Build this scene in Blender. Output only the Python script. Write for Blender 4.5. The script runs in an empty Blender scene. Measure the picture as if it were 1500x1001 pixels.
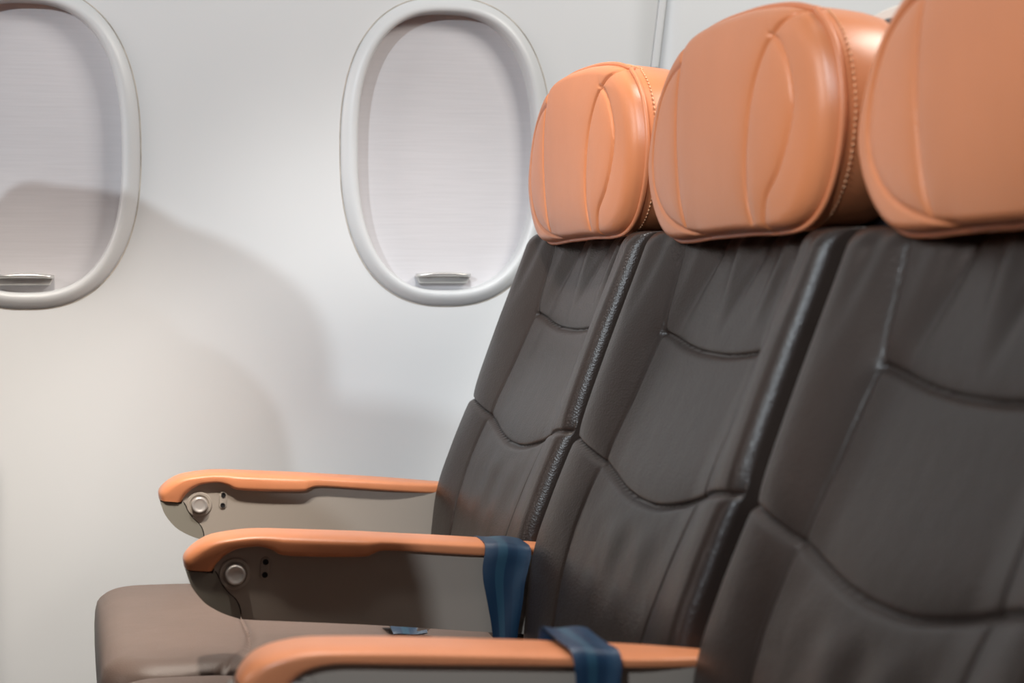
import bpy, bmesh, math, random
import numpy as np
from mathutils import Vector, Euler

random.seed(4); rng = np.random.default_rng(4)
scene = bpy.context.scene
COL = scene.collection
EZ = 0.92                                   # eye height above the cabin floor

# ------------------------------------------------------------------ camera
cam_data = bpy.data.cameras.new('camera')
cam = bpy.data.objects.new('camera', cam_data); COL.objects.link(cam)
cam_data.sensor_width = 36.0
cam_data.lens = 36.0 * 2800.0 / 1500.0
yaw = math.atan(655.0 / 2800.0)
pitch = math.atan(148.5 / math.hypot(2800.0, 655.0))
cam.location = (0, 0, EZ)
cam.rotation_euler = (math.pi / 2 - pitch, 0, -yaw)
cam_data.dof.use_dof = True
cam_data.dof.focus_distance = 2.1
cam_data.dof.aperture_fstop = 6.4
cam_data.clip_start = 0.05
scene.camera = cam

# ------------------------------------------------------------------ light
scene.view_settings.view_transform = 'Standard'
scene.view_settings.look = 'None'
scene.view_settings.gamma = 1.0
scene.view_settings.use_curve_mapping = False
scene.view_settings.exposure = 0.0
world = bpy.data.worlds.new('cabin_hall'); scene.world = world
world.use_nodes = True
world.node_tree.nodes['Background'].inputs[0].default_value = (0.93, 0.95, 1.0, 1)
world.node_tree.nodes['Background'].inputs[1].default_value = 0.05

def lamp(name, kind, loc, target, energy, color, **kw):
    d = bpy.data.lights.new(name, kind)
    o = bpy.data.objects.new(name, d); COL.objects.link(o)
    o.location = loc
    o.rotation_euler = (Vector(target) - Vector(loc)).to_track_quat('-Z', 'Y').to_euler()
    d.energy = energy; d.color = color
    for k, v in kw.items(): setattr(d, k, v)
    return o

# cool hall lamp, forward and overhead: throws the shadow of the row in front on the wall
lamp('cool_hall_lamp', 'SPOT', (-1.30, 0.12, EZ + 1.0), (0.12, 2.48, EZ - 0.05), 130, (0.84, 0.94, 1.0), shadow_soft_size=0.045, spot_size=math.radians(84), spot_blend=0.4)
# second hall lamp on the aisle side, shining past the row in front
lamp('aisle_hall_lamp', 'SPOT', (-0.70, -0.50, EZ + 0.92), (0.46, 1.9, EZ - 0.34), 125, (0.82, 0.91, 1.0), shadow_soft_size=0.02, spot_size=math.radians(28), spot_blend=1.0)
# warm reading lamp over the gap between rows, then an added neutral wall fill
lamp('warm_reading_lamp', 'SPOT', (-0.05, 1.60, EZ + 0.85), (-0.16, 2.48, EZ - 0.92), 108, (1.0, 0.91, 0.80), shadow_soft_size=0.03, spot_size=math.radians(50), spot_blend=1.0)
lamp('wall_fill_lamp', 'SPOT', (0.34, 1.62, EZ + 0.85), (0.42, 2.48, EZ - 0.56), 54, (1.0, 0.985, 0.96), shadow_soft_size=0.05, spot_size=math.radians(48), spot_blend=1.0)
# fill spots added right above two of the armrests to brighten their pads
lamp('pad_fill_lamp', 'SPOT', (0.20, 1.92, EZ + 1.10), (0.22, 1.88, EZ - 0.3), 66, (1.0, 0.92, 0.82), shadow_soft_size=0.03, spot_size=math.radians(34), spot_blend=1.0)
lamp('pad_fill_lamp', 'SPOT', (0.26, 1.37, EZ + 1.10), (0.30, 1.31, EZ - 0.3), 50, (1.0, 0.94, 0.90), shadow_soft_size=0.03, spot_size=math.radians(26), spot_blend=1.0)
# bright forward cabin, seen over the backs of the row ahead
lamp('forward_cabin_light', 'AREA', (-3.4, 1.25, EZ + 1.0), (0.5, 1.35, EZ + 0.05), 64, (1.0, 0.90, 0.86), shape='RECTANGLE', size=1.2, size_y=0.8)
# ceiling strip over the seats
lamp('ceiling_strip_light', 'AREA', (0.35, 1.50, EZ + 1.20), (0.35, 2.30, EZ - 0.5), 3, (0.92, 0.96, 1.0), shape='RECTANGLE', size=1.7, size_y=0.10)
# ceiling panel behind the row
lamp('ceiling_panel_light', 'AREA', (1.5, 1.3, EZ + 1.10), (0.62, 1.6, EZ + 0.1), 26, (1.0, 0.95, 0.88), shape='RECTANGLE', size=0.7, size_y=0.5)

# ------------------------------------------------------------------ helpers
def tag(o, label=None, cat=None, group=None, kind=None):
    if label: o['label'] = label
    if cat: o['category'] = cat
    if group: o['group'] = group
    if kind: o['kind'] = kind
    return o

def empty(name, loc=(0, 0, 0)):
    o = bpy.data.objects.new(name, None); COL.objects.link(o)
    o.location = loc; o.empty_display_size = 0.05
    return o

def link(name, me, mat, parent=None, loc=None):
    o = bpy.data.objects.new(name, me); COL.objects.link(o)
    if mat: me.materials.append(mat)
    if parent: o.parent = parent
    if loc is not None: o.location = loc
    return o

def mesh(name, verts, faces, smooth=True, sharp=None):
    me = bpy.data.meshes.new(name)
    me.from_pydata([tuple(map(float, v)) for v in verts], [], [tuple(map(int, f)) for f in faces])
    bm = bmesh.new(); bm.from_mesh(me)
    bmesh.ops.remove_doubles(bm, verts=bm.verts, dist=1e-6)
    bmesh.ops.recalc_face_normals(bm, faces=bm.faces)
    bm.to_mesh(me); bm.free()
    if smooth: me.polygons.foreach_set('use_smooth', [True] * len(me.polygons))
    if sharp: me.set_sharp_from_angle(angle=math.radians(sharp))
    me.update()
    return me

def bm_mesh(name, bm, sharp=35):
    me = bpy.data.meshes.new(name)
    bmesh.ops.recalc_face_normals(bm, faces=bm.faces)
    bm.to_mesh(me); bm.free()
    me.polygons.foreach_set('use_smooth', [True] * len(me.polygons))
    me.set_sharp_from_angle(angle=math.radians(sharp))
    return me

def grid_faces(nr, nc, close=False):
    f = []
    for i in range(nr - 1):
        for j in range(nc if close else nc - 1):
            k = (j + 1) % nc
            f.append((i * nc + j, i * nc + k, (i + 1) * nc + k, (i + 1) * nc + j))
    return f

def spline(pts, n, closed=False):
    """Catmull-Rom through pts, n samples spread evenly over arc length."""
    P = np.array(pts, float)
    if closed: Q = np.vstack([P[-1], P, P[0], P[1]])
    else: Q = np.vstack([2 * P[0] - P[1], P, 2 * P[-1] - P[-2]])
    out = []
    t = np.linspace(0, 1, 24, endpoint=False)[:, None]
    for i in range(1, len(Q) - 2):
        a, b, c, d = Q[i - 1], Q[i], Q[i + 1], Q[i + 2]
        out.append(0.5 * (2 * b + (c - a) * t + (2 * a - 5 * b + 4 * c - d) * t ** 2 + (3 * b - a - 3 * c + d) * t ** 3))
    out = np.vstack(out + [Q[-2][None]])
    L = np.concatenate([[0], np.cumsum(np.linalg.norm(np.diff(out, axis=0), axis=1))])
    s = np.linspace(0, L[-1], n, endpoint=not closed)
    return np.stack([np.interp(s, L, out[:, k]) for k in range(P.shape[1])], 1)

def spline_u(pts, n):
    """Catmull-Rom with an equal number of samples per control point (keeps pairs matched)."""
    P = np.array(pts, float)
    Q = np.vstack([2 * P[0] - P[1], P, 2 * P[-1] - P[-2]])
    out = []
    t = np.linspace(0, 1, n, endpoint=False)[:, None]
    for i in range(1, len(Q) - 2):
        a, b, c, d = Q[i - 1], Q[i], Q[i + 1], Q[i + 2]
        out.append(0.5 * (2 * b + (c - a) * t + (2 * a - 5 * b + 4 * c - d) * t ** 2 + (3 * b - a - 3 * c + d) * t ** 3))
    return np.vstack(out + [Q[-2][None]])

def dist_to(pts, lines):
    """distance of each 2D point to the nearest sample of dense polylines"""
    L = np.vstack(lines)
    out = np.empty(len(pts))
    for i in range(0, len(pts), 4000):
        d = pts[i:i + 4000, None, :] - L[None]
        out[i:i + 4000] = np.sqrt((d ** 2).sum(2).min(1))
    return out

def tube(path, r, n=8, closed=False):
    P = np.array(path, float); m = len(P)
    if closed: T = np.roll(P, -1, 0) - np.roll(P, 1, 0)
    else: T = np.gradient(P, axis=0)
    T /= np.linalg.norm(T, axis=1)[:, None] + 1e-12
    ref = np.array([0, 0, 1.0])
    v = []
    up = np.cross(T[0], ref)
    if np.linalg.norm(up) < 1e-3: up = np.cross(T[0], (1, 0, 0))
    up /= np.linalg.norm(up)
    for i in range(m):
        up = up - T[i] * (up @ T[i]); up /= np.linalg.norm(up)
        s = np.cross(T[i], up)
        for k in range(n):
            a = 2 * math.pi * k / n
            v.append(P[i] + r * (math.cos(a) * up + math.sin(a) * s))
    f = grid_faces(m, n, True)
    if closed: f += [((m - 1) * n + k, (m - 1) * n + (k + 1) % n, (k + 1) % n, k) for k in range(n)]
    else: f += [tuple(range(n)), tuple((m - 1) * n + k for k in range(n))]
    return v, f

def prism(poly, y0, y1, bevel=0.0, seg=3, axis='y'):
    """poly in (x,z), extruded from y0 to y1; rim edges rounded."""
    bm = bmesh.new()
    a = [bm.verts.new((x, y0, z)) for x, z in poly]
    b = [bm.verts.new((x, y1, z)) for x, z in poly]
    n = len(poly)
    f0 = bm.faces.new(a); f1 = bm.faces.new(b[::-1])
    for i in range(n): bm.faces.new((a[i], b[i], b[(i + 1) % n], a[(i + 1) % n]))
    if bevel:
        e = list(set(f0.edges) | set(f1.edges))
        bmesh.ops.bevel(bm, geom=e, offset=bevel, segments=seg, profile=0.5, affect='EDGES', clamp_overlap=True)
    return bm

def box(bm, x0, x1, y0, y1, z0, z1, bevel=0.0):
    b2 = prism([(x0, z0), (x1, z0), (x1, z1), (x0, z1)], y0, y1)
    if bevel: bmesh.ops.bevel(b2, geom=list(b2.edges), offset=bevel, segments=2, profile=0.5, affect='EDGES')
    me = bpy.data.meshes.new('tmp'); b2.to_mesh(me); b2.free(); bm.from_mesh(me); bpy.data.meshes.remove(me)

def lathe_y(profile, cx, cz, n=40):
    """profile of (radius, y), turned about the y axis through (cx, cz)"""
    v = []; m = len(profile)
    for r, y in profile:
        for k in range(n):
            a = 2 * math.pi * k / n
            v.append((cx + r * math.cos(a), y, cz + r * math.sin(a)))
    f = grid_faces(m, n, True)
    f += [tuple(range(n)), tuple((m - 1) * n + k for k in range(n))]
    return v, f

def sstep(a, b, x):
    t = np.clip((x - a) / (b - a), 0, 1); return t * t * (3 - 2 * t)

# ------------------------------------------------------------------ materials
def material(name, color, rough=0.5, spec=0.5, metal=0.0, bump=None, tone=None, coat=0.0, stretch=None):
    """bump = list of (kind, scale, strength, distance); tone = (scale, amount) of colour mottling"""
    m = bpy.data.materials.new(name); m.use_nodes = True
    nt = m.node_tree; p = nt.nodes['Principled BSDF']
    p.inputs['Base Color'].default_value = (*color, 1)
    p.inputs['Roughness'].default_value = rough
    p.inputs['Specular IOR Level'].default_value = spec
    p.inputs['Metallic'].default_value = metal
    p.inputs['Coat Weight'].default_value = coat
    tc = nt.nodes.new('ShaderNodeTexCoord')
    src = tc.outputs['Object']
    if stretch:
        mp = nt.nodes.new('ShaderNodeMapping'); mp.inputs['Scale'].default_value = stretch
        nt.links.new(src, mp.inputs['Vector']); src = mp.outputs['Vector']
    prev = None
    for kind, scale, strength, dist in (bump or []):
        if kind == 'voronoi':
            t = nt.nodes.new('ShaderNodeTexVoronoi'); t.feature = 'F1'; out = t.outputs['Distance']
        else:
            t = nt.nodes.new('ShaderNodeTexNoise'); t.inputs['Detail'].default_value = 4; out = t.outputs['Fac']
        t.inputs['Scale'].default_value = scale
        nt.links.new(src, t.inputs['Vector'])
        b = nt.nodes.new('ShaderNodeBump'); b.inputs['Strength'].default_value = strength
        b.inputs['Distance'].default_value = dist
        nt.links.new(out, b.inputs['Height'])
        if prev: nt.links.new(prev.outputs['Normal'], b.inputs['Normal'])
        prev = b
    if prev: nt.links.new(prev.outputs['Normal'], p.inputs['Normal'])
    if tone:
        t = nt.nodes.new('ShaderNodeTexNoise'); t.inputs['Scale'].default_value = tone[0]; t.inputs['Detail'].default_value = 3
        nt.links.new(src, t.inputs['Vector'])
        r = nt.nodes.new('ShaderNodeMapRange')
        r.inputs['From Min'].default_value = 0.3; r.inputs['From Max'].default_value = 0.7
        r.inputs['To Min'].default_value = 1 - tone[1]; r.inputs['To Max'].default_value = 1 + tone[1]
        nt.links.new(t.outputs['Fac'], r.inputs['Value'])
        mx = nt.nodes.new('ShaderNodeMix'); mx.data_type = 'RGBA'; mx.blend_type = 'MULTIPLY'
        mx.inputs['Factor'].default_value = 1.0
        mx.inputs['A'].default_value = (*color, 1)
        nt.links.new(r.outputs['Result'], mx.inputs['B'])
        nt.links.new(mx.outputs['Result'], p.inputs['Base Color'])
    return m

M_TAN = material('tan_leather', (0.572, 0.202, 0.084), 0.36, 0.5, bump=[('voronoi', 900, 0.10, 0.0006), ('noise', 60, 0.05, 0.003)], tone=(9, 0.05))
M_TAN_PIPE = material('tan_piping', (0.57, 0.20, 0.088), 0.42, 0.5)
M_STITCH = material('pale_thread', (0.74, 0.40, 0.22), 0.7, 0.3)
M_BROWN = material('dark_brown_leather', (0.0295, 0.0208, 0.0172), 0.34, 0.34, bump=[('voronoi', 520, 0.22, 0.0010), ('noise', 30, 0.12, 0.006)], tone=(7, 0.12))
M_CUSH = material('brown_seat_leather', (0.135, 0.095, 0.078), 0.48, 0.35, bump=[('voronoi', 620, 0.15, 0.0008), ('noise', 25, 0.10, 0.006)], tone=(8, 0.08))
M_PAD = material('orange_armrest_leather', (0.68, 0.255, 0.115), 0.36, 0.5, bump=[('noise', 500, 0.06, 0.0006)], tone=(30, 0.04))
M_PANEL = material('taupe_plastic', (0.34, 0.295, 0.25), 0.5, 0.35, bump=[('noise', 1400, 0.08, 0.0003)])
M_CAP = material('olive_plastic_cap', (0.22, 0.205, 0.17), 0.27, 0.5)
M_DARKGAP = material('black_gap', (0.012, 0.012, 0.013), 0.6, 0.3)
M_BUTTON = material('satin_metal_button', (0.62, 0.58, 0.54), 0.35, 0.5, metal=0.55)
M_WALL = material('cabin_wall_plastic', (0.59, 0.60, 0.605), 0.42, 0.4, bump=[('noise', 900, 0.05, 0.0004)], tone=(3.0, 0.015))
M_BEZEL = material('window_bezel_plastic', (0.545, 0.555, 0.56), 0.40, 0.45)
M_SHADE = material('window_shade_fabric', (0.53, 0.515, 0.53), 0.62, 0.3, bump=[('noise', 14, 0.10, 0.002)], tone=(14, 0.022), stretch=(1.0, 1.0, 22.0))
M_CHROME = material('brushed_metal', (0.72, 0.71, 0.69), 0.28, 0.5, metal=0.9)
M_BLACK = material('black_plastic', (0.013, 0.013, 0.016), 0.4, 0.5)
M_CREAM = material('cream_shell_plastic', (0.72, 0.66, 0.58), 0.35, 0.5)
M_FLOOR = material('grey_carpet', (0.12, 0.12, 0.13), 0.95, 0.1, bump=[('noise', 500, 0.6, 0.004)], tone=(200, 0.25))
M_STEEL = material('grey_leg_metal', (0.35, 0.35, 0.36), 0.4, 0.5, metal=0.8)

def belt_material():
    m = bpy.data.materials.new('navy_webbing'); m.use_nodes = True
    nt = m.node_tree; p = nt.nodes['Principled BSDF']
    p.inputs['Roughness'].default_value = 0.38; p.inputs['Specular IOR Level'].default_value = 0.6
    uv = nt.nodes.new('ShaderNodeUVMap'); sx = nt.nodes.new('ShaderNodeSeparateXYZ')
    nt.links.new(uv.outputs['UV'], sx.inputs['Vector'])
    cr = nt.nodes.new('ShaderNodeValToRGB'); cr.color_ramp.interpolation = 'LINEAR'
    e = cr.color_ramp.elements
    base = (0.008, 0.034, 0.075, 1); pale = (0.020, 0.070, 0.115, 1)
    e[0].position = 0; e[0].color = base; e[1].position = 1; e[1].color = base
    for pos, c in ((0.27, base), (0.29, pale), (0.48, pale), (0.50, base), (0.70, base), (0.72, (0.012, 0.046, 0.092, 1)), (0.90, (0.012, 0.046, 0.092, 1)), (0.92, base)):
        q = e.new(pos); q.color = c
    nt.links.new(sx.outputs['X'], cr.inputs['Fac']); nt.links.new(cr.outputs['Color'], p.inputs['Base Color'])
    w = nt.nodes.new('ShaderNodeTexWave'); w.inputs['Scale'].default_value = 60; w.bands_direction = 'Y'
    nt.links.new(uv.outputs['UV'], w.inputs['Vector'])
    b = nt.nodes.new('ShaderNodeBump'); b.inputs['Strength'].default_value = 0.15; b.inputs['Distance'].default_value = 0.0006
    nt.links.new(w.outputs['Fac'], b.inputs['Height']); nt.links.new(b.outputs['Normal'], p.inputs['Normal'])
    return m
M_BELT = belt_material()

# ------------------------------------------------------------------ setting
WY = 2.48
# floor
bm = bmesh.new(); box(bm, -2.2, 2.6, -0.6, 2.62, -0.05, 0.0)
tag(link('floor', bm_mesh('floor', bm), M_FLOOR), kind='structure', label='dark grey carpeted cabin floor')

WIN = [(-0.046, 1), (0.4925, 2)]             # window centres along the wall
WZ = EZ + 0.119                              # window centre height
OUT_A, OUT_B, OUT_N = 0.141, 0.202, 2.45     # outer frame half sizes, superellipse power
IN_A, IN_B, IN_N = 0.1195, 0.1825, 2.55

def superell(a, b, n, m):
    t = np.linspace(0, 2 * math.pi, m, endpoint=False)
    c, s = np.cos(t), np.sin(t)
    return np.stack([a * np.sign(c) * np.abs(c) ** (2 / n), b * np.sign(s) * np.abs(s) ** (2 / n)], 1)

# seam between the wall panels leans slightly
def seam_x(z): return 0.7806 + (z - EZ - 0.228) * 0.122 if z > EZ + 0.0 else 0.7806 - 0.228 * 0.122

def wall_y(z):
    # the lining curves in above the windows and below the armrests
    d = 0.0
    h = z - EZ
    if h > 0.36: d += 0.45 * (h - 0.36) ** 2 + 0.02 * (h - 0.36)
    if h < -0.62: d += 0.5 * (-0.62 - h) ** 2
    return WY - d

def wall_panel(x0f, x1f, holes, parent):
    xs = list(np.arange(-1.9, 2.4, 0.08)); zs = list(np.arange(0.0, EZ + 1.15, 0.04))
    for cx, _ in holes:
        xs += list(np.arange(cx - 0.16, cx + 0.16, 0.006))
    if holes: zs += list(np.arange(WZ - 0.22, WZ + 0.22, 0.006))
    xs = np.array(sorted(xs)); zs = np.array(sorted(zs))
    xs = xs[np.concatenate([[True], np.diff(xs) > 0.002])]; zs = zs[np.concatenate([[True], np.diff(zs) > 0.002])]
    x_lo, x_hi = x0f, x1f
    verts = []; cols = []
    for z in zs:
        a = x_lo(z); b = x_hi(z)
        for x in xs:
            verts.append((min(max(x, a), b), wall_y(z), z))
    nc = len(xs); faces = []
    for i in range(len(zs) - 1):
        for j in range(nc - 1):
            q = (i * nc + j, i * nc + j + 1, (i + 1) * nc + j + 1, (i + 1) * nc + j)
            v = [verts[k] for k in q]
            w = max(p[0] for p in v) - min(p[0] for p in v)
            if w < 1e-5: continue
            cxq = sum(p[0] for p in v) / 4; czq = sum(p[2] for p in v) / 4
            if any((abs(cxq - cx) / (IN_A + 0.006)) ** 2.45 + (abs(czq - WZ) / (IN_B + 0.006)) ** 2.45 < 1 for cx, _ in holes): continue
            faces.append(q)
    me = mesh('wall_panel', verts, faces)
    # give the lining its thickness
    o = link('wall_panel', me, M_WALL, parent)
    s = o.modifiers.new('thickness', 'SOLIDIFY'); s.thickness = 0.008; s.offset = 1.0
    return o

wall = tag(empty('wall_right', (0, 0, 0)), label='off-white curved cabin side wall with two rounded windows', kind='structure')
pa = wall_panel(lambda z: -1.9, lambda z: seam_x(z) - 0.0015, WIN, wall)
pb = wall_panel(lambda z: seam_x(z) + 0.0015, lambda z: 2.4, [], wall)
for o in (pa, pb):
    # solidify must grow away from the cabin
    n = o.data.polygons[0].normal.y
    o.modifiers[0].offset = -1.0 if n < 0 else 1.0

# backing behind the joint and a clip-on trim strip over its upper part
bm = bmesh.new(); box(bm, 0.72, 0.84, WY + 0.010, WY + 0.016, 0.0, EZ + 0.36)
link('joint_backing', bm_mesh('joint_backing', bm), M_WALL, wall)
pts = []
zs = np.linspace(EZ + 0.236, EZ + 0.80, 30)
prof = [(-0.0055, 0.001), (-0.0048, -0.0022), (-0.003, -0.003), (0.003, -0.003), (0.0048, -0.0022), (0.0055, 0.001)]
v = [(seam_x(z) - 0.004 + px_, wall_y(z) + py_, z) for z in zs for px_, py_ in prof]
tag(link('trim_1', mesh('trim_1', v, grid_faces(30, 6, True) + [tuple(range(6)), tuple(29 * 6 + k for k in range(6))], sharp=40), M_BEZEL),
    label='thin white strip covering the wall panel joint above the seats', kind='structure')

def make_window(cx, num):
    root = tag(empty('window_%d' % num, (cx, WY, WZ)), kind='structure',
               label=('rounded cabin window cut off by the left edge, shade pulled down' if num == 1 else
                      'whole rounded cabin window behind the seats, shade pulled down'))
    m = 160
    # frame: raised rounded ring that turns into the reveal
    rings = []
    for f, y in ((1.0, 0.004), (1.0, -0.0008), (0.97, -0.0020), (0.85, -0.0040), (0.62, -0.0072), (0.44, -0.0090), (0.30, -0.0096), (0.14, -0.0092), (0.03, -0.0070), (-0.02, -0.003), (-0.03, 0.004), (-0.035, 0.016), (-0.035, 0.022)):
        a = IN_A + (OUT_A - IN_A) * f; b = IN_B + (OUT_B - IN_B) * f; n = IN_N + (OUT_N - IN_N) * f
        rings.append([(p[0], y, p[1]) for p in superell(a, b, n, m)])
    v = [p for r in rings for p in r]
    link('window_frame', mesh('window_frame', v, grid_faces(len(rings), m, True), sharp=70), M_BEZEL, root)
    # shade: slightly bowed panel in the reveal
    S = superell(IN_A + 0.004, IN_B + 0.004, IN_N, m)
    v = []; nr = 16
    for i in range(nr):
        k = 1 - i / nr
        v += [(p[0] * k, 0.0185, p[1] * k) for p in S]
    v.append((0, 0.0185, 0))
    f = grid_faces(nr, m, True) + [((nr - 1) * m + k, (nr - 1) * m + (k + 1) % m, nr * m) for k in range(m)]
    link('window_shade', mesh('window_shade', v, f), M_SHADE, root)
    # outer dark seal line, where the frame sits on the lining
    so = superell(OUT_A + 0.0012, OUT_B + 0.0012, OUT_N, m)
    v, f = tube([(p[0], 0.0004, p[1]) for p in so], 0.0009, 6, True)
    link('frame_seal', mesh('frame_seal', v, f), M_SEAL, root)
    # pull handle: flat metal lip standing proud of the shade, over a bright recess
    hz = -0.1615; hx = -0.004
    bm = bmesh.new()
    n = 24; w = 0.037
    top = []
    L = []
    for i in range(n + 1):
        t = -1 + 2 * i / n
        L.append((hx + w * t, -0.012 * (1 - abs(t) ** 6) - 0.001, hz + 0.0016 * math.cos(t * 2.0)))
    v = []
    for x, y, z in L:
        for a in range(8):
            an = 2 * math.pi * a / 8
            v.append((x, 0.008 + y * 0.55 + 0.0035 * math.cos(an), z + 0.0024 * math.sin(an)))
    f = grid_faces(n + 1, 8, True) + [tuple(range(8)), tuple(n * 8 + k for k in range(8))]
    h = link('shade_handle', mesh('shade_handle', v, f), M_CHROME, root); h['label'] = 'metal pull handle'
    bm.free()
    bm = prism([(hx - 0.032, hz - 0.011), (hx + 0.032, hz - 0.011), (hx + 0.037, hz - 0.001), (hx - 0.037, hz - 0.001)], 0.007, 0.0185, 0.002)
    link('handle_plate', bm_mesh('handle_plate', bm), M_HPLATE, root)
    return root
M_SEAL = material('aged_sealant', (0.44, 0.40, 0.35), 0.7, 0.2, tone=(30, 0.35))
M_HPLATE = material('handle_plate_metal', (0.55, 0.54, 0.52), 0.4, 0.5, metal=0.5)
for cx, num in WIN: make_window(cx, num)

# ------------------------------------------------------------------ seat: headrest
# local frame of a seat: x as in the world, y across (camera side is -y), z as height above the floor
HALF = np.array([0.982, 1.035]) * np.array([(0.0, 0.002), (0.06, 0.002), (0.12, 0.001), (0.165, 0.004), (0.198, 0.018), (0.222, 0.046), (0.2345, 0.083), (0.2325, 0.116), (0.222, 0.141), (0.200, 0.160), (0.165, 0.1715), (0.11, 0.178), (0.05, 0.1805)])
LEFTH = np.array([0.982, 1.035]) * np.array([(-0.05, 0.1785), (-0.09, 0.1715), (-0.126, 0.161), (-0.161, 0.146), (-0.192, 0.126), (-0.218, 0.099), (-0.2335, 0.070), (-0.224, 0.042), (-0.198, 0.018), (-0.165, 0.004), (-0.12, 0.001), (-0.06, 0.002)])
full = np.vstack([HALF, [(0.0, 0.1873)], LEFTH])
NSEG = 440
OUTL = spline(full, NSEG, True)
HC = np.array([0.0, 0.088])

def mirror(l): return [l, np.stack([-l[:, 0], l[:, 1]], 1)]
SEAM_H = [
    spline([(-0.074, 0.180), (-0.080, 0.160), (-0.090, 0.127), (-0.095, 0.084), (-0.091, 0.042), (-0.083, 0.013)], 200),
    spline([(-0.080, 0.160), (-0.115, 0.153), (-0.150, 0.137), (-0.178, 0.108), (-0.190, 0.078), (-0.182, 0.050), (-0.150, 0.027), (-0.100, 0.012), (-0.052, 0.004)], 240),
    spline([(0.186, 0.172), (0.157, 0.163), (0.129, 0.145), (0.104, 0.113), (0.089, 0.072), (0.085, 0.035), (0.088, 0.010)], 200),
    spline([(0.141, 0.158), (0.159, 0.149), (0.173, 0.130), (0.180, 0.102), (0.168, 0.072), (0.149, 0.048), (0.124, 0.028), (0.112, 0.004)], 240)]

def headrest_mesh():
    nr = 92
    verts = []; fr = []
    for i in range(nr):
        r = 1 - (i / nr)
        for p in OUTL: verts.append(HC + (p - HC) * r); fr.append(r)
    P = np.array(verts); R = np.array(fr)
    d = dist_to(P, SEAM_H)
    x = 0.556 - 0.030 * (P[:, 1] - 0.088) + 0.010 * (np.abs(P[:, 0]) / 0.235) ** 2.2
    x = x + 0.006 * R ** 4
    e = np.clip((R - 0.90) / 0.10, 0, 1)
    x = x + 0.014 * (1 - np.sqrt(np.maximum(1 - e ** 2.2, 0)))
    x = x + 0.0030 * np.exp(-(d / 0.0017) ** 2) + 0.0026 * np.exp(-d / 0.009)
    # the outer lens sits a touch proud
    V = np.stack([x, -P[:, 0], P[:, 1] + EZ], 1)
    V = list(V); V.append((0.556 - 0.0, 0.0, HC[1] + EZ))
    F = grid_faces(nr, NSEG, True) + [((nr - 1) * NSEG + k, (nr - 1) * NSEG + (k + 1) % NSEG, nr * NSEG) for k in range(NSEG)]
    rim = np.array(V[:NSEG])
    # side band and back, ring by ring
    base = len(V)
    steps = [(0.003, 1.004), (0.010, 1.004), (0.022, 1.0), (0.036, 0.99), (0.050, 0.975), (0.062, 0.95), (0.071, 0.90), (0.076, 0.80), (0.078, 0.6), (0.078, 0.3)]
    prev = list(range(NSEG))
    for dx, k in steps:
        cur = []
        for j in range(NSEG):
            q = HC + (OUTL[j] - HC) * k
            V.append((rim[j][0] * (1 - dx / 0.08) + 0.583 * (dx / 0.08) + dx, -q[0], q[1] + EZ)); cur.append(len(V) - 1)
        for j in range(NSEG):
            F.append((prev[j], prev[(j + 1) % NSEG], cur[(j + 1) % NSEG], cur[j]))
        prev = cur
    F.append(tuple(prev))
    return mesh('headrest', V, F), rim

HR_ME, RIM = headrest_mesh()
v_, f_ = tube(RIM + (RIM - RIM.mean(0)) * 0.008 + np.array([0.0005, 0, 0]), 0.0026, 8, True)
PIPE_ME = mesh('piping', v_, f_)
# a row of thread stitches along the side band
sv, sf = [], []
ring = np.array([(r[0] * 0.85 + 0.583 * 0.15 + 0.011, -(HC + (o - HC) * 1.0075)[0], (HC + (o - HC) * 1.0075)[1] + EZ) for r, o in zip(RIM, OUTL)])
for j in range(0, NSEG, 2):
    a, b = ring[j], ring[(j + 1) % NSEG]
    c = (a + b) / 2
    v_, f_ = tube([c + (a - c) * 1.15, c, c + (b - c) * 1.15], 0.0007, 5)
    k = len(sv); sv += list(v_); sf += [tuple(i + k for i in q) for q in f_]
STITCH_ME = mesh('stitching', sv, sf)

# ------------------------------------------------------------------ seat: backrest
ZC = [0.06, 0.0, -0.09, -0.15, -0.21, -0.27, -0.34, -0.44]
XC = [0.615, 0.594, 0.555, 0.526, 0.496, 0.468, 0.444, 0.428]
ZE = [0.06, 0.003, -0.10, -0.194, -0.25, -0.30, -0.355, -0.44]
XE = [0.577, 0.5605, 0.521, 0.486, 0.463, 0.4455, 0.4375, 0.431]
def curve1(zs, xs, z):
    S = spline(np.stack([zs, xs], 1), 400); o = np.argsort(S[:, 0])
    return np.interp(z, S[o, 0], S[o, 1])
def vseam_y(z):    # distance of the long seams from the middle
    return np.interp(z, [-0.44, -0.34, -0.27, -0.21, -0.15, -0.09, 0.0, 0.05], [0.115, 0.128, 0.140, 0.142, 0.137, 0.137, 0.153, 0.165])
zz = np.linspace(-0.43, 0.03, 800)
SEAM_V = mirror(np.stack([vseam_y(zz), zz], 1))
lo = [(-0.236, -0.190), (-0.19, -0.198), (-0.142, -0.209), (-0.10, -0.2185), (-0.05, -0.2255), (0, -0.228), (0.05, -0.2255), (0.10, -0.2165), (0.142, -0.206), (0.19, -0.196), (0.236, -0.191)]
upc = [(-0.137, -0.086), (-0.10, -0.0925), (-0.05, -0.0975), (0, -0.099), (0.05, -0.0975), (0.10, -0.0925), (0.137, -0.086)]
SEAM_L, SEAM_U = spline(lo, 900), spline(upc, 560)

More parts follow.
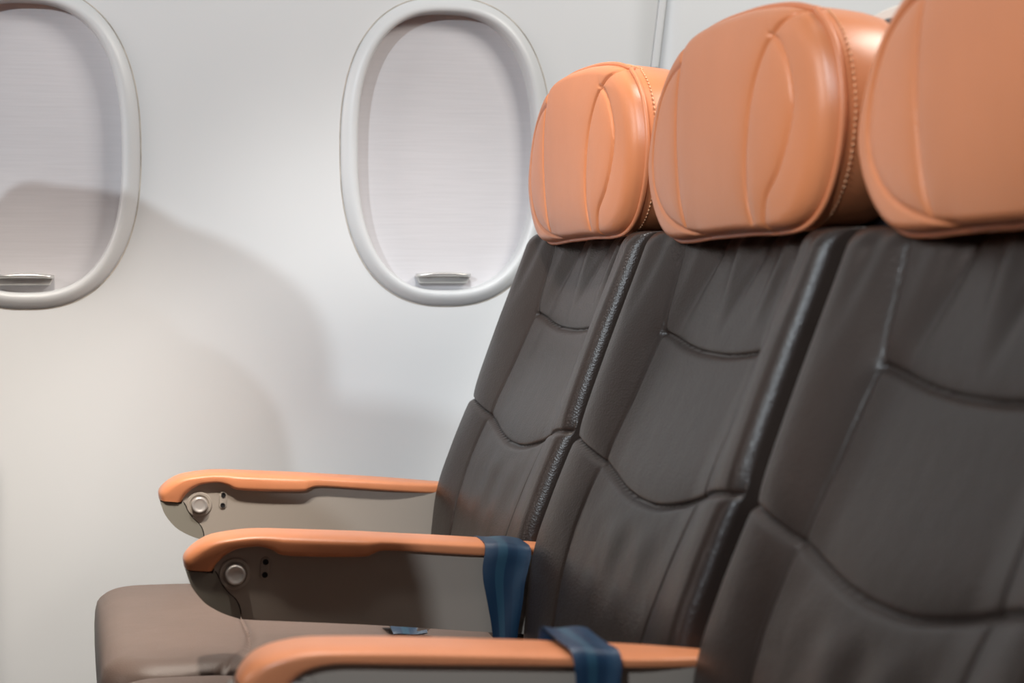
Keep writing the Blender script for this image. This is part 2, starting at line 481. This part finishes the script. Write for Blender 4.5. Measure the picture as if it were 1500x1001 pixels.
def backrest_mesh():
    W = 0.2285
    YI = W - 0.017
    yf = np.linspace(-YI, YI, 200)
    an = np.linspace(0, math.pi / 2, 12)[1:]
    R = W - YI
    right = [(YI + R * math.sin(a), R * (1 - math.cos(a)) * 0.9) for a in an]
    side = [(W, R * 0.9 + k) for k in (0.012, 0.025, 0.045, 0.070)]
    half = right + side
    sec = [(-y, x) for y, x in half[::-1]] + [(y, 0.0) for y in yf] + half
    sec = np.array(sec)
    # rows: from the cushion up, turning over the shoulder at the top
    zr = np.concatenate([np.linspace(-0.435, 0.012, 330)])
    V = []; nc = len(sec)
    allp = []
    for z in zr:
        xc = curve1(ZC, XC, z); xe = curve1(ZE, XE, z)
        y = np.clip(sec[:, 0], -YI, YI)
        w = sstep(0.10, 0.205, np.abs(y))
        x = xc + (xe - xc) * w + sec[:, 1]
        allp.append(np.stack([x, sec[:, 0], np.full(nc, z)], 1))
    A = np.vstack(allp)
    P = A[:, 1:3]
    front = np.repeat((np.abs(sec[:, 0]) < W - 0.0005)[None], len(zr), 0).ravel() * 1.0
    dv = dist_to(P, SEAM_V); dl = dist_to(P, [SEAM_L]); du = dist_to(P, [SEAM_U])
    def gr(d, a, s, b, t): return a * np.exp(-(d / s) ** 2) + b * np.exp(-d / t)
    dx = gr(dv, 0.0018, 0.0017, 0.0028, 0.014) + gr(dl, 0.0045, 0.0023, 0.0045, 0.012) + gr(du, 0.0040, 0.0023, 0.0040, 0.011)
    # cushion below a cross seam sits prouder at the seam than the one above
    below = np.exp(-np.abs(dl) / 0.02) * (P[:, 1] < np.interp(P[:, 0], SEAM_L[:, 0], SEAM_L[:, 1]))
    dx -= 0.0034 * below
    inb = (np.abs(P[:, 0]) < 0.137) * (P[:, 1] < np.interp(P[:, 0], SEAM_U[:, 0], SEAM_U[:, 1]))
    dx -= 0.0030 * np.exp(-du / 0.02) * inb
    # soft creases that run down from under the headrest
    topw = sstep(-0.09, 0.0, P[:, 1])
    cr = np.zeros(len(P))
    for yc, s, a, sl in ((-0.085, 0.010, 0.0035, 0.25), (-0.02, 0.016, -0.004, -0.1), (0.03, 0.010, 0.003, 0.35), (0.09, 0.013, -0.004, 0.2), (-0.12, 0.014, -0.003, 0.1), (-0.185, 0.012, 0.003, 0.1), (0.2, 0.012, 0.0025, 0.05)):
        cr += a * np.exp(-((P[:, 0] - yc - sl * P[:, 1]) / s) ** 2)
    dx += 1.6 * cr * topw
    loww = sstep(-0.23, -0.33, P[:, 1])
    dx += 0.0018 * np.sin(P[:, 0] * 75 + 0.6) * np.exp(-(P[:, 0] / 0.12) ** 2) * sstep(-0.34, -0.27, P[:, 1]) * sstep(-0.235, -0.262, P[:, 1])
    # shoulder: the top edge rolls back
    t = np.clip((P[:, 1] - (-0.004)) / 0.016, 0, 1)
    roll = 0.014 * (1 - np.sqrt(np.maximum(1 - t ** 2, 0)))
    A[:, 0] += dx * front + roll
    A[:, 2] += EZ
    A[:, 1] *= -1
    V = list(A); F = grid_faces(len(zr), nc)
    # close the top
    lastrow = list(range((len(zr) - 1) * nc, len(zr) * nc))
    F.append(tuple(lastrow))
    return mesh('backrest', V, F)
BACK_ME = backrest_mesh()

def shell_mesh():
    # rear shell that follows the slope of the backrest and rises behind the headrest
    zs = np.concatenate([np.linspace(-0.44, 0.07, 24), [0.09, 0.105, 0.115, 0.120]])
    hw = np.concatenate([np.full(24, 0.232), [0.226, 0.214, 0.192, 0.165]])
    V = []; n = 0
    ring = []
    for z, w in zip(zs, hw):
        x0 = float(curve1(ZC + [-0.6], XC + [0.36], z)) if z < 0.06 else 0.615 + (z - 0.06) * 0.30
        fx = x0 + 0.036 if z < 0.0 else min(x0 + 0.036 + z * 0.2, 0.640)
        bx = min(fx + 0.028, 0.664)
        R = 0.01
        pts = [(fx, -w), (fx, -w * 0.5), (fx, 0), (fx, w * 0.5), (fx, w), (bx - R, w), (bx - R * 0.3, w - R * 0.3), (bx, w - R), (bx, 0), (bx, -w + R), (bx - R * 0.3, -w + R * 0.3), (bx - R, -w)]
        ring.append([(p[0], p[1], z + EZ) for p in pts])
    V = [p for r in ring for p in r]
    m = len(ring[0])
    F = grid_faces(len(ring), m, True) + [tuple(range(m)), tuple((len(ring) - 1) * m + k for k in range(m))]
    return mesh('back_shell', V, F, sharp=45)
SHELL_ME = shell_mesh()

# ------------------------------------------------------------------ seat: cushion
def cushion_mesh():
    # plan outline (x, y'), rounded rectangle, rounder at the front
    X0, X1, Y = 0.030, 0.455, 0.2355
    Rf, Rb = 0.055, 0.02
    pl = []
    for k in range(0, 13):
        a = math.pi + (math.pi / 2) * k / 12
        pl.append((X0 + Rf + Rf * math.cos(a), -Y + Rf + Rf * math.sin(a)))
    for k in range(0, 7):
        a = 1.5 * math.pi + (math.pi / 2) * k / 6
        pl.append((X1 - Rb + Rb * math.cos(a), -Y + Rb + Rb * math.sin(a)))
    pl += [(x, -y) for x, y in pl[::-1]]
    n = 300
    L = np.array(pl + [pl[0]])
    s = np.concatenate([[0], np.cumsum(np.linalg.norm(np.diff(L, axis=0), axis=1))])
    q = np.linspace(0, s[-1], n, endpoint=False)
    O = np.stack([np.interp(q, s, L[:, 0]), np.interp(q, s, L[:, 1])], 1)
    C = np.array([0.25, 0.0])
    V = []
    nr = 90
    seam = spline([(0.128, -0.24), (0.150, -0.225), (0.171, -0.19), (0.181, -0.14), (0.184, -0.07), (0.184, 0), (0.184, 0.07), (0.181, 0.14), (0.171, 0.19), (0.150, 0.225), (0.128, 0.24)], 700)
    P = []; RR = []
    for i in range(nr):
        r = 1 - i / nr
        # concentrate rings near the rim
        P.append(C + (O - C) * r); RR += [r] * n
    P = np.vstack(P); RR = np.array(RR)
    # distance to the rim in metres, roughly
    do = dist_to(P, [O[::1]])
    Re = 0.030
    e = np.clip(1 - do / Re, 0, 1)
    ds = dist_to(P, [seam])
    z = -0.4055 - 0.0245 * (1 - np.sqrt(np.maximum(1 - e ** 2, 0)))
    z -= 0.006 * sstep(0.14, 0.40, P[:, 0])
    z -= 0.003 * (np.abs(P[:, 1]) / 0.23) ** 3
    z -= 0.0045 * np.exp(-(ds / 0.0026) ** 2) + 0.0035 * np.exp(-ds / 0.012)
    V = [(p[0], -p[1], zz_ + EZ) for p, zz_ in zip(P, z)]
    V.append((C[0], 0, EZ - 0.409))
    F = grid_faces(nr, n, True) + [((nr - 1) * n + k, (nr - 1) * n + (k + 1) % n, nr * n) for k in range(n)]
    prev = list(range(n))
    for dz, k, dxx in ((-0.446, 1.004, 0.0), (-0.47, 1.004, 0.0), (-0.495, 1.0, 0.002), (-0.515, 0.995, 0.006), (-0.53, 0.975, 0.015), (-0.535, 0.9, 0.02)):
        cur = []
        for j in range(n):
            p = C + (O[j] - C) * k
            V.append((max(p[0], 0.0) , -np.clip(p[1], -Y, Y), dz + EZ)); cur.append(len(V) - 1)
        for j in range(n): F.append((prev[j], prev[(j + 1) % n], cur[(j + 1) % n], cur[j]))
        prev = cur
    F.append(tuple(prev))
    return mesh('seat_cushion', V, F)
CUSH_ME = cushion_mesh()

bm = bmesh.new()
box(bm, 0.06, 0.50, -0.225, 0.225, EZ - 0.572, EZ - 0.538, 0.008)
PAN_ME = bm_mesh('seat_pan', bm)
def leg_mesh(x0, x1):
    bm = bmesh.new()
    box(bm, x0, x1, -0.02, 0.02, 0.0, EZ - 0.572, 0.006)
    box(bm, x0 - 0.03, x1 + 0.03, -0.03, 0.03, 0.0, 0.03, 0.006)
    return bm_mesh('leg', bm)
LEG_ME = [leg_mesh(0.10, 0.135), leg_mesh(0.42, 0.455)]
POST_ME = []
for y_ in (-0.10, 0.10):
    bm = bmesh.new(); box(bm, 0.618, 0.632, y_ - 0.01, y_ + 0.01, EZ - 0.02, EZ + 0.06, 0.002)
    POST_ME.append(bm_mesh('headrest_post', bm))

for me, mt in ((HR_ME, M_TAN), (PIPE_ME, M_TAN_PIPE), (STITCH_ME, M_STITCH), (BACK_ME, M_BROWN), (SHELL_ME, M_BLACK), (CUSH_ME, M_CUSH), (PAN_ME, M_BLACK), (LEG_ME[0], M_STEEL), (LEG_ME[1], M_STEEL), (POST_ME[0], M_STEEL), (POST_ME[1], M_STEEL)):
    me.materials.append(mt)

def child(name, me, parent, loc=(0, 0, 0), rot=(0, 0, 0)):
    o = bpy.data.objects.new(name, me); COL.objects.link(o); o.parent = parent
    o.location = loc; o.rotation_euler = rot
    return o

RIM_PATH = [(0.06, 0.100), (0.04, 0.155), (0.00, 0.172), (-0.08, 0.186), (-0.15, 0.188), (-0.183, 0.180), (-0.203, 0.158), (-0.208, 0.115), (-0.208, 0.060)]
v_, f_ = tube(spline([(0.676, y, EZ + z - 0.003) for y, z in RIM_PATH], 70), 0.0115, 10)
CAPR_ME = mesh('shell_rim', v_, f_); CAPR_ME.materials.append(M_CREAM)
v_, f_ = tube(spline([(0.658, y, EZ + z - 0.016) for y, z in RIM_PATH], 70), 0.0105, 10)
SPINE_ME = mesh('shell_edge', v_, f_); SPINE_ME.materials.append(M_BLACK)

def make_seat(x, y, label, group, hr_dz=0.0, hr_dx=0.0, roll=0.0):
    root = tag(empty('aircraft_seat', (x, y, 0)), label, 'seat', group)
    c = EZ + 0.088
    def place(o):
        # tilt about the headrest centre
        o.rotation_euler = (roll, 0, 0)
        off = Vector((0.58, 0, c)); rotm = Euler((roll, 0, 0)).to_matrix()
        o.location = off - rotm @ off + Vector((hr_dx, 0, hr_dz))
    h = child('headrest', HR_ME, root); place(h); h['label'] = 'tan leather headrest'
    child('piping', PIPE_ME, h); child('stitching', STITCH_ME, h)['kind'] = 'stuff'
    for me in POST_ME: child('headrest_post', me, root)
    child('backrest', BACK_ME, root)
    sh = child('back_shell', SHELL_ME, root); child('shell_rim', CAPR_ME, sh)['label'] = 'cream rim of the back shell'
    child('shell_edge', SPINE_ME, sh)
    child('seat_cushion', CUSH_ME, root)
    child('seat_pan', PAN_ME, root)
    for k in (0, 1):
        child('leg', LEG_ME[k], root)
    return root

YS = [2.095, 1.595, 1.095]
PITCH = 0.762
ROLL = math.radians(-1.7)
make_seat(0, YS[0], 'brown leather aircraft seat with tan headrest beside the cabin wall', None, 0.003, -0.009, ROLL)
make_seat(0, YS[1], 'brown leather aircraft seat with tan headrest in the middle of the three', None, 0.005, -0.009, ROLL)
make_seat(0, YS[2], 'brown leather aircraft seat nearest the camera, cut off by the right edge', None, 0.009, -0.004, ROLL)
for y, where in zip(YS, ('beside the cabin wall', 'in the middle', 'on the aisle')):
    make_seat(-PITCH, y, 'brown leather aircraft seat of the row ahead, %s, left of the view' % where, 'seats of the row ahead', 0.018, 0, ROLL)

# ------------------------------------------------------------------ armrests (local: x along, y across, z height over the floor)
PAIRS = [((0.1082, -0.3105), (0.1345, -0.3130)), ((0.1076, -0.3025), (0.1385, -0.3065)), ((0.1120, -0.2945), (0.1435, -0.3010)),
         ((0.1213, -0.2862), (0.1500, -0.2960)), ((0.1337, -0.2797), (0.1580, -0.2925)), ((0.1500, -0.2760), (0.1680, -0.2908)),
         ((0.1700, -0.2743), (0.1800, -0.2908)), ((0.1900, -0.2745), (0.1905, -0.2945)), ((0.2020, -0.2752), (0.2005, -0.2998)),
         ((0.2300, -0.2770), (0.2290, -0.3024)), ((0.2760, -0.2801), (0.2770, -0.3042)), ((0.2880, -0.2811), (0.2870, -0.3020)),
         ((0.2970, -0.2818), (0.2960, -0.2992)), ((0.3150, -0.2834), (0.3150, -0.3000)), ((0.3500, -0.2862), (0.3500, -0.3035)),
         ((0.3900, -0.2898), (0.3900, -0.3075)), ((0.4300, -0.2938), (0.4300, -0.3115)), ((0.4700, -0.2975), (0.4700, -0.3150))]
PW = [0.0215, 0.0235, 0.0250, 0.0262, 0.0270, 0.0276, 0.0280, 0.0290, 0.0302, 0.0310, 0.0308, 0.0295, 0.0280, 0.0275, 0.0275, 0.0265, 0.0215, 0.0130]

DROP = [0, 0, 0.001, 0.002, 0.003] + [0.004] * 13
PAIRS = [((t[0], t[1] - d), b) for (t, b), d in zip(PAIRS, DROP)]
# the armrest on the aisle has a plain pad without the scallop
PAIRS_AISLE = [((0.1130, -0.3165), (0.1480, -0.3180)), ((0.1145, -0.3080), (0.1495, -0.3135)), ((0.1180, -0.3010), (0.1520, -0.3090)),
               ((0.1250, -0.2935), (0.1555, -0.3050)), ((0.1350, -0.2885), (0.1600, -0.3015)), ((0.1480, -0.2855), (0.1680, -0.2980)),
               ((0.1650, -0.2838), (0.1790, -0.2962)), ((0.1900, -0.2845), (0.1930, -0.2962)), ((0.2339, -0.2868), (0.2340, -0.2990)),
               ((0.2900, -0.2910), (0.2900, -0.3022)), ((0.3487, -0.2956), (0.3487, -0.3058)), ((0.4000, -0.2998), (0.4000, -0.3095)),
               ((0.4400, -0.3032), (0.4400, -0.3125)), ((0.4700, -0.3060), (0.4700, -0.3150))]
PW_AISLE = [0.0225, 0.0245, 0.0262, 0.0275, 0.0285, 0.0292, 0.0296, 0.0298, 0.0298, 0.0298, 0.0298, 0.0285, 0.0215, 0.0130]

def pad_mesh(PAIRS, PW):
    T = spline_u([p[0] for p in PAIRS], 6); B = spline_u([p[1] for p in PAIRS], 6)
    Wd = spline_u([(w, 0) for w in PW], 6)[:, 0]
    m = 56; V = []
    for t, b, w in zip(T, B, Wd):
        c = (t + b) / 2; h = (t - b) / 2
        for k in range(m):
            a = 2 * math.pi * k / m
            ca, sa = math.cos(a), math.sin(a)
            nn = 3.4 if sa > 0 else 5.0
            yy = w * np.sign(ca) * abs(ca) ** (2 / nn)
            hh = np.sign(sa) * abs(sa) ** (2 / nn)
            dome = 0.0006 * (1 - (yy / w) ** 2) if hh > 0.3 else 0      # slight dome on top
            p = c + h * hh
            V.append((p[0], yy, p[1] + dome + EZ))
    n = len(T)
    F = grid_faces(n, m, True) + [tuple(range(m)), tuple((n - 1) * m + k for k in range(m))]
    me = mesh('armrest_pad', V, F, sharp=50); me.materials.append(M_PAD)
    return me
PAD_ME = pad_mesh(PAIRS, PW)
PAD_AISLE_ME = pad_mesh(PAIRS_AISLE, PW_AISLE)

PT = 0.018
seam_pts = [(0.1360, -0.3115), (0.1395, -0.3180), (0.1440, -0.3275), (0.1495, -0.3345), (0.1560, -0.3410), (0.1600, -0.3500), (0.1612, -0.3608)]
low = [(0.1612, -0.3608), (0.2246, -0.3662), (0.2980, -0.3729), (0.4073, -0.3847), (0.4700, -0.3905)]
def panel_mesh(pairs):
    botc = spline([p[1] for p in pairs], 90)
    top_in = [(x, z + 0.004) for x, z in botc[::-1]]          # tucked up under the pad
    poly = [(x + 0.0006, z + EZ) for x, z in spline(seam_pts, 26)] + [(x, z + EZ) for x, z in spline(low, 20)[1:]] + [(x, z + EZ) for x, z in top_in]
    me = bm_mesh('side_panel', prism(poly, -PT, PT, 0.0012, 2), 40); me.materials.append(M_PANEL)
    return me
PANEL_ME, PANEL_AISLE_ME = panel_mesh(PAIRS), panel_mesh(PAIRS_AISLE)
cap_poly = [(x - 0.0006, z) for x, z in map(tuple, spline(seam_pts, 26))][::-1] + list(map(tuple, spline([(0.1345, -0.3152), (0.1220, -0.3134), (0.1096, -0.3122)], 8))) \
    + list(map(tuple, spline([(0.1096, -0.3126), (0.1110, -0.3185), (0.1140, -0.3265), (0.1195, -0.3350), (0.1275, -0.3440), (0.1375, -0.3508), (0.1480, -0.3560), (0.1604, -0.3604)], 30)))[1:]
cap_poly = [(x, z + EZ) for x, z in cap_poly]
CAP_ME = bm_mesh('end_cap', prism(cap_poly, -PT, PT, 0.0045, 4), 50); CAP_ME.materials.append(M_CAP)
# dark core seen in the joints between pad, cap and panel
core = [(0.1135, -0.3080), (0.1300, -0.3085), (0.1420, -0.3060), (0.1560, -0.3060), (0.1700, -0.3200), (0.1700, -0.3560), (0.1590, -0.3560), (0.1400, -0.3480), (0.1250, -0.3350), (0.1165, -0.3220)]
CORE_ME = bm_mesh('inner_core', prism([(x, z + EZ) for x, z in core], -PT + 0.003, PT - 0.003), 40); CORE_ME.materials.append(M_DARKGAP)
# shadow gap strip behind pad and cap
bx, bz = 0.1553, -0.3163 + EZ
# boss (ring), recline button, and the plate with two screw holes
v, f = lathe_y([(0.0152, -PT + 0.002), (0.0152, -PT - 0.0012), (0.0146, -PT - 0.0018), (0.0118, -PT - 0.0018), (0.0112, -PT - 0.0005), (0.0098, -PT - 0.0005), (0.0090, -PT + 0.002)], bx, bz, 48)
BOSS_ME = mesh('button_boss', v, f, sharp=35); BOSS_ME.materials.append(M_PANEL)
v, f = lathe_y([(0.0096, -PT + 0.002), (0.0096, -PT - 0.0075), (0.0088, -PT - 0.0088), (0.0076, -PT - 0.0090), (0.0066, -PT - 0.0082), (0.004, -PT - 0.0078), (0.001, -PT - 0.0077)], bx, bz, 48)
BUTTON_ME = mesh('recline_button', v, f, sharp=50); BUTTON_ME.materials.append(M_BUTTON)
px_, pz_ = 0.1845, -0.3120 + EZ
pl = []
for k in range(13): a = math.pi * k / 12; pl.append((px_ + 0.0046 * math.cos(a), pz_ + 0.0062 + 0.0046 * math.sin(a)))
for k in range(13): a = math.pi + math.pi * k / 12; pl.append((px_ - 0.0009 + 0.0046 * math.cos(a), pz_ - 0.0062 + 0.0046 * math.sin(a)))
bm = prism(pl, -PT - 0.0012, -PT + 0.002, 0.0006, 2)
PLATE_ME = bm_mesh('screw_plate', bm, 40); PLATE_ME.materials.append(M_PANEL)
HOLE_ME = []
for dx_, dz_ in ((0.0, 0.0062), (-0.0009, -0.0062)):
    v, f = lathe_y([(0.0028, -PT - 0.0010), (0.0028, -PT - 0.0022), (0.0019, -PT - 0.0022), (0.0017, -PT - 0.0014), (0.0002, -PT - 0.0013)], px_ + dx_, pz_ + dz_, 20)
    me = mesh('screw_hole', v, f, sharp=30); me.materials.append(M_DARKGAP); HOLE_ME.append(me)

def make_armrest(y, label, aisle=False):
    root = tag(empty('armrest', (0, y, 0)), label, 'armrest')
    child('armrest_pad', PAD_AISLE_ME if aisle else PAD_ME, root)['label'] = 'orange tan leather pad'
    child('side_panel', PANEL_AISLE_ME if aisle else PANEL_ME, root)
    child('inner_core', CORE_ME, root)
    child('end_cap', CAP_ME, root)
    b = child('button_boss', BOSS_ME, root)
    child('recline_button', BUTTON_ME, b)['label'] = 'round satin metal button'
    if not aisle:
        q = child('screw_plate', PLATE_ME, root)
        for me in HOLE_ME: child('screw_hole', me, q)
    return root
YA = [2.345, 1.845, 1.345]
make_armrest(YA[0], 'orange topped armrest nearest the cabin wall, its side panel warmly lit')
make_armrest(YA[1], 'orange topped armrest between wall seat and middle seat, dark side panel, belt over its rear')
make_armrest(YA[2], 'orange topped armrest closest to the camera, cut off by the bottom edge', True)

# ------------------------------------------------------------------ seat belts
def strip(name, rows, thick=0.0014, nx=14, slope=0.0):
    """rows of ((x0,x1), y, z, ny, nz): a band of webbing whose cross direction is x; returns a UV-mapped mesh"""
    V = []; F = []; uv = []
    n = len(rows)
    P = np.array([(r[1], r[2]) for r in rows]); T = np.gradient(P, axis=0); T /= np.linalg.norm(T, axis=1)[:, None]
    N = np.stack([T[:, 1], -T[:, 0]], 1)
    L = np.concatenate([[0], np.cumsum(np.linalg.norm(np.diff(P, axis=0), axis=1))])
    for side in (1, -1):
        for i, r in enumerate(rows):
            for j in range(nx):
                t = j / (nx - 1)
                x = r[0][0] + (r[0][1] - r[0][0]) * t
                bow = 0.0010 * math.sin(t * math.pi * 2 + i * 0.15)
                V.append((x, r[1] + N[i, 0] * (side * thick / 2 + bow), r[2] + N[i, 1] * (side * thick / 2 + bow) - slope * (x - (rows[0][0][0] + rows[0][0][1]) / 2)))
                uv.append((t, L[i] * 20))
    A = n * nx
    for i in range(n - 1):
        for j in range(nx - 1):
            a = i * nx + j
            F.append((a, a + 1, a + nx + 1, a + nx)); F.append((A + a, A + a + nx, A + a + nx + 1, A + a + 1))
        for j in (0, nx - 1):
            a = i * nx + j; F.append((a, a + nx, A + a + nx, A + a))
    for i in (0, n - 1):
        for j in range(nx - 1):
            a = i * nx + j; F.append((a, a + 1, A + a + 1, A + a))
    me = bpy.data.meshes.new(name)
    me.from_pydata([tuple(map(float, v)) for v in V], [], F)
    lay = me.uv_layers.new(name='UVMap')
    for lp in me.loops: lay.data[lp.index].uv = uv[lp.vertex_index]
    bm = bmesh.new(); bm.from_mesh(me); bmesh.ops.recalc_face_normals(bm, faces=bm.faces); bm.to_mesh(me); bm.free()
    me.polygons.foreach_set('use_smooth', [True] * len(me.polygons)); me.set_sharp_from_angle(angle=math.radians(60))
    return me

def draped(ctrl, n=70):
    """ctrl: (x0, x1, y, z) control rows"""
    S = spline([(c[0], c[1], c[2], c[3]) for c in ctrl], n)
    return [((s[0], s[1]), s[2], s[3] + EZ) for s in S]

ya = 0.0
me = strip('seat_belt', draped([
    (0.392, 0.428, 0.034, -0.372), (0.393, 0.430, 0.0335, -0.330), (0.396, 0.436, 0.0310, -0.305), (0.398, 0.4435, 0.0265, -0.2965), (0.398, 0.4435, 0.012, -0.2945),
    (0.398, 0.4435, -0.012, -0.2945), (0.398, 0.4435, -0.0265, -0.2960), (0.397, 0.4435, -0.0315, -0.304),
    (0.3945, 0.440, -0.0325, -0.318), (0.3950, 0.4365, -0.0330, -0.332), (0.3985, 0.4345, -0.0325, -0.350), (0.4035, 0.4310, -0.031, -0.375), (0.407, 0.429, -0.028, -0.400)]), slope=0.10)
tag(link('seat_belt', me, M_BELT, None, (0, YA[1], 0)), 'navy blue seat belt webbing hung over the armrest between wall and middle seats', 'seat belt')
me = strip('seat_belt', draped([
    (0.342, 0.376, 0.034, -0.340), (0.343, 0.377, 0.0345, -0.304), (0.344, 0.378, 0.0310, -0.2890), (0.346, 0.381, 0.012, -0.2890),
    (0.348, 0.384, -0.012, -0.2905), (0.350, 0.387, -0.0285, -0.2925), (0.352, 0.388, -0.0335, -0.300),
    (0.3535, 0.3865, -0.0340, -0.315), (0.355, 0.384, -0.0335, -0.340), (0.357, 0.380, -0.031, -0.370)]), slope=0.08)
tag(link('seat_belt', me, M_BELT, None, (0, YA[2], 0)), 'navy blue seat belt webbing hung over the armrest closest to the camera', 'seat belt')

# folded belt end lying on the cushion by the wall, seen under the middle armrest
root = tag(empty('seat_belt', (0.345, 1.965, EZ - 0.41)), 'small folded navy seat belt end lying on the wall seat cushion below an armrest', 'seat belt')
me = strip('webbing', [((-0.020, 0.016), 0.035, 0.003), ((-0.020, 0.016), 0.025, 0.0055), ((-0.019, 0.017), 0.012, 0.0085), ((-0.018, 0.018), 0.0, 0.0095), ((-0.018, 0.019), -0.012, 0.008), ((-0.017, 0.019), -0.022, 0.003)])
link('webbing', me, M_BELT, root)
bm = prism([(0.008, 0.004), (0.020, 0.004), (0.024, 0.008), (0.018, 0.011), (0.010, 0.010)], -0.018, -0.010, 0.001)
link('metal_tongue', bm_mesh('metal_tongue', bm), M_CHROME, root)['label'] = 'metal tongue'
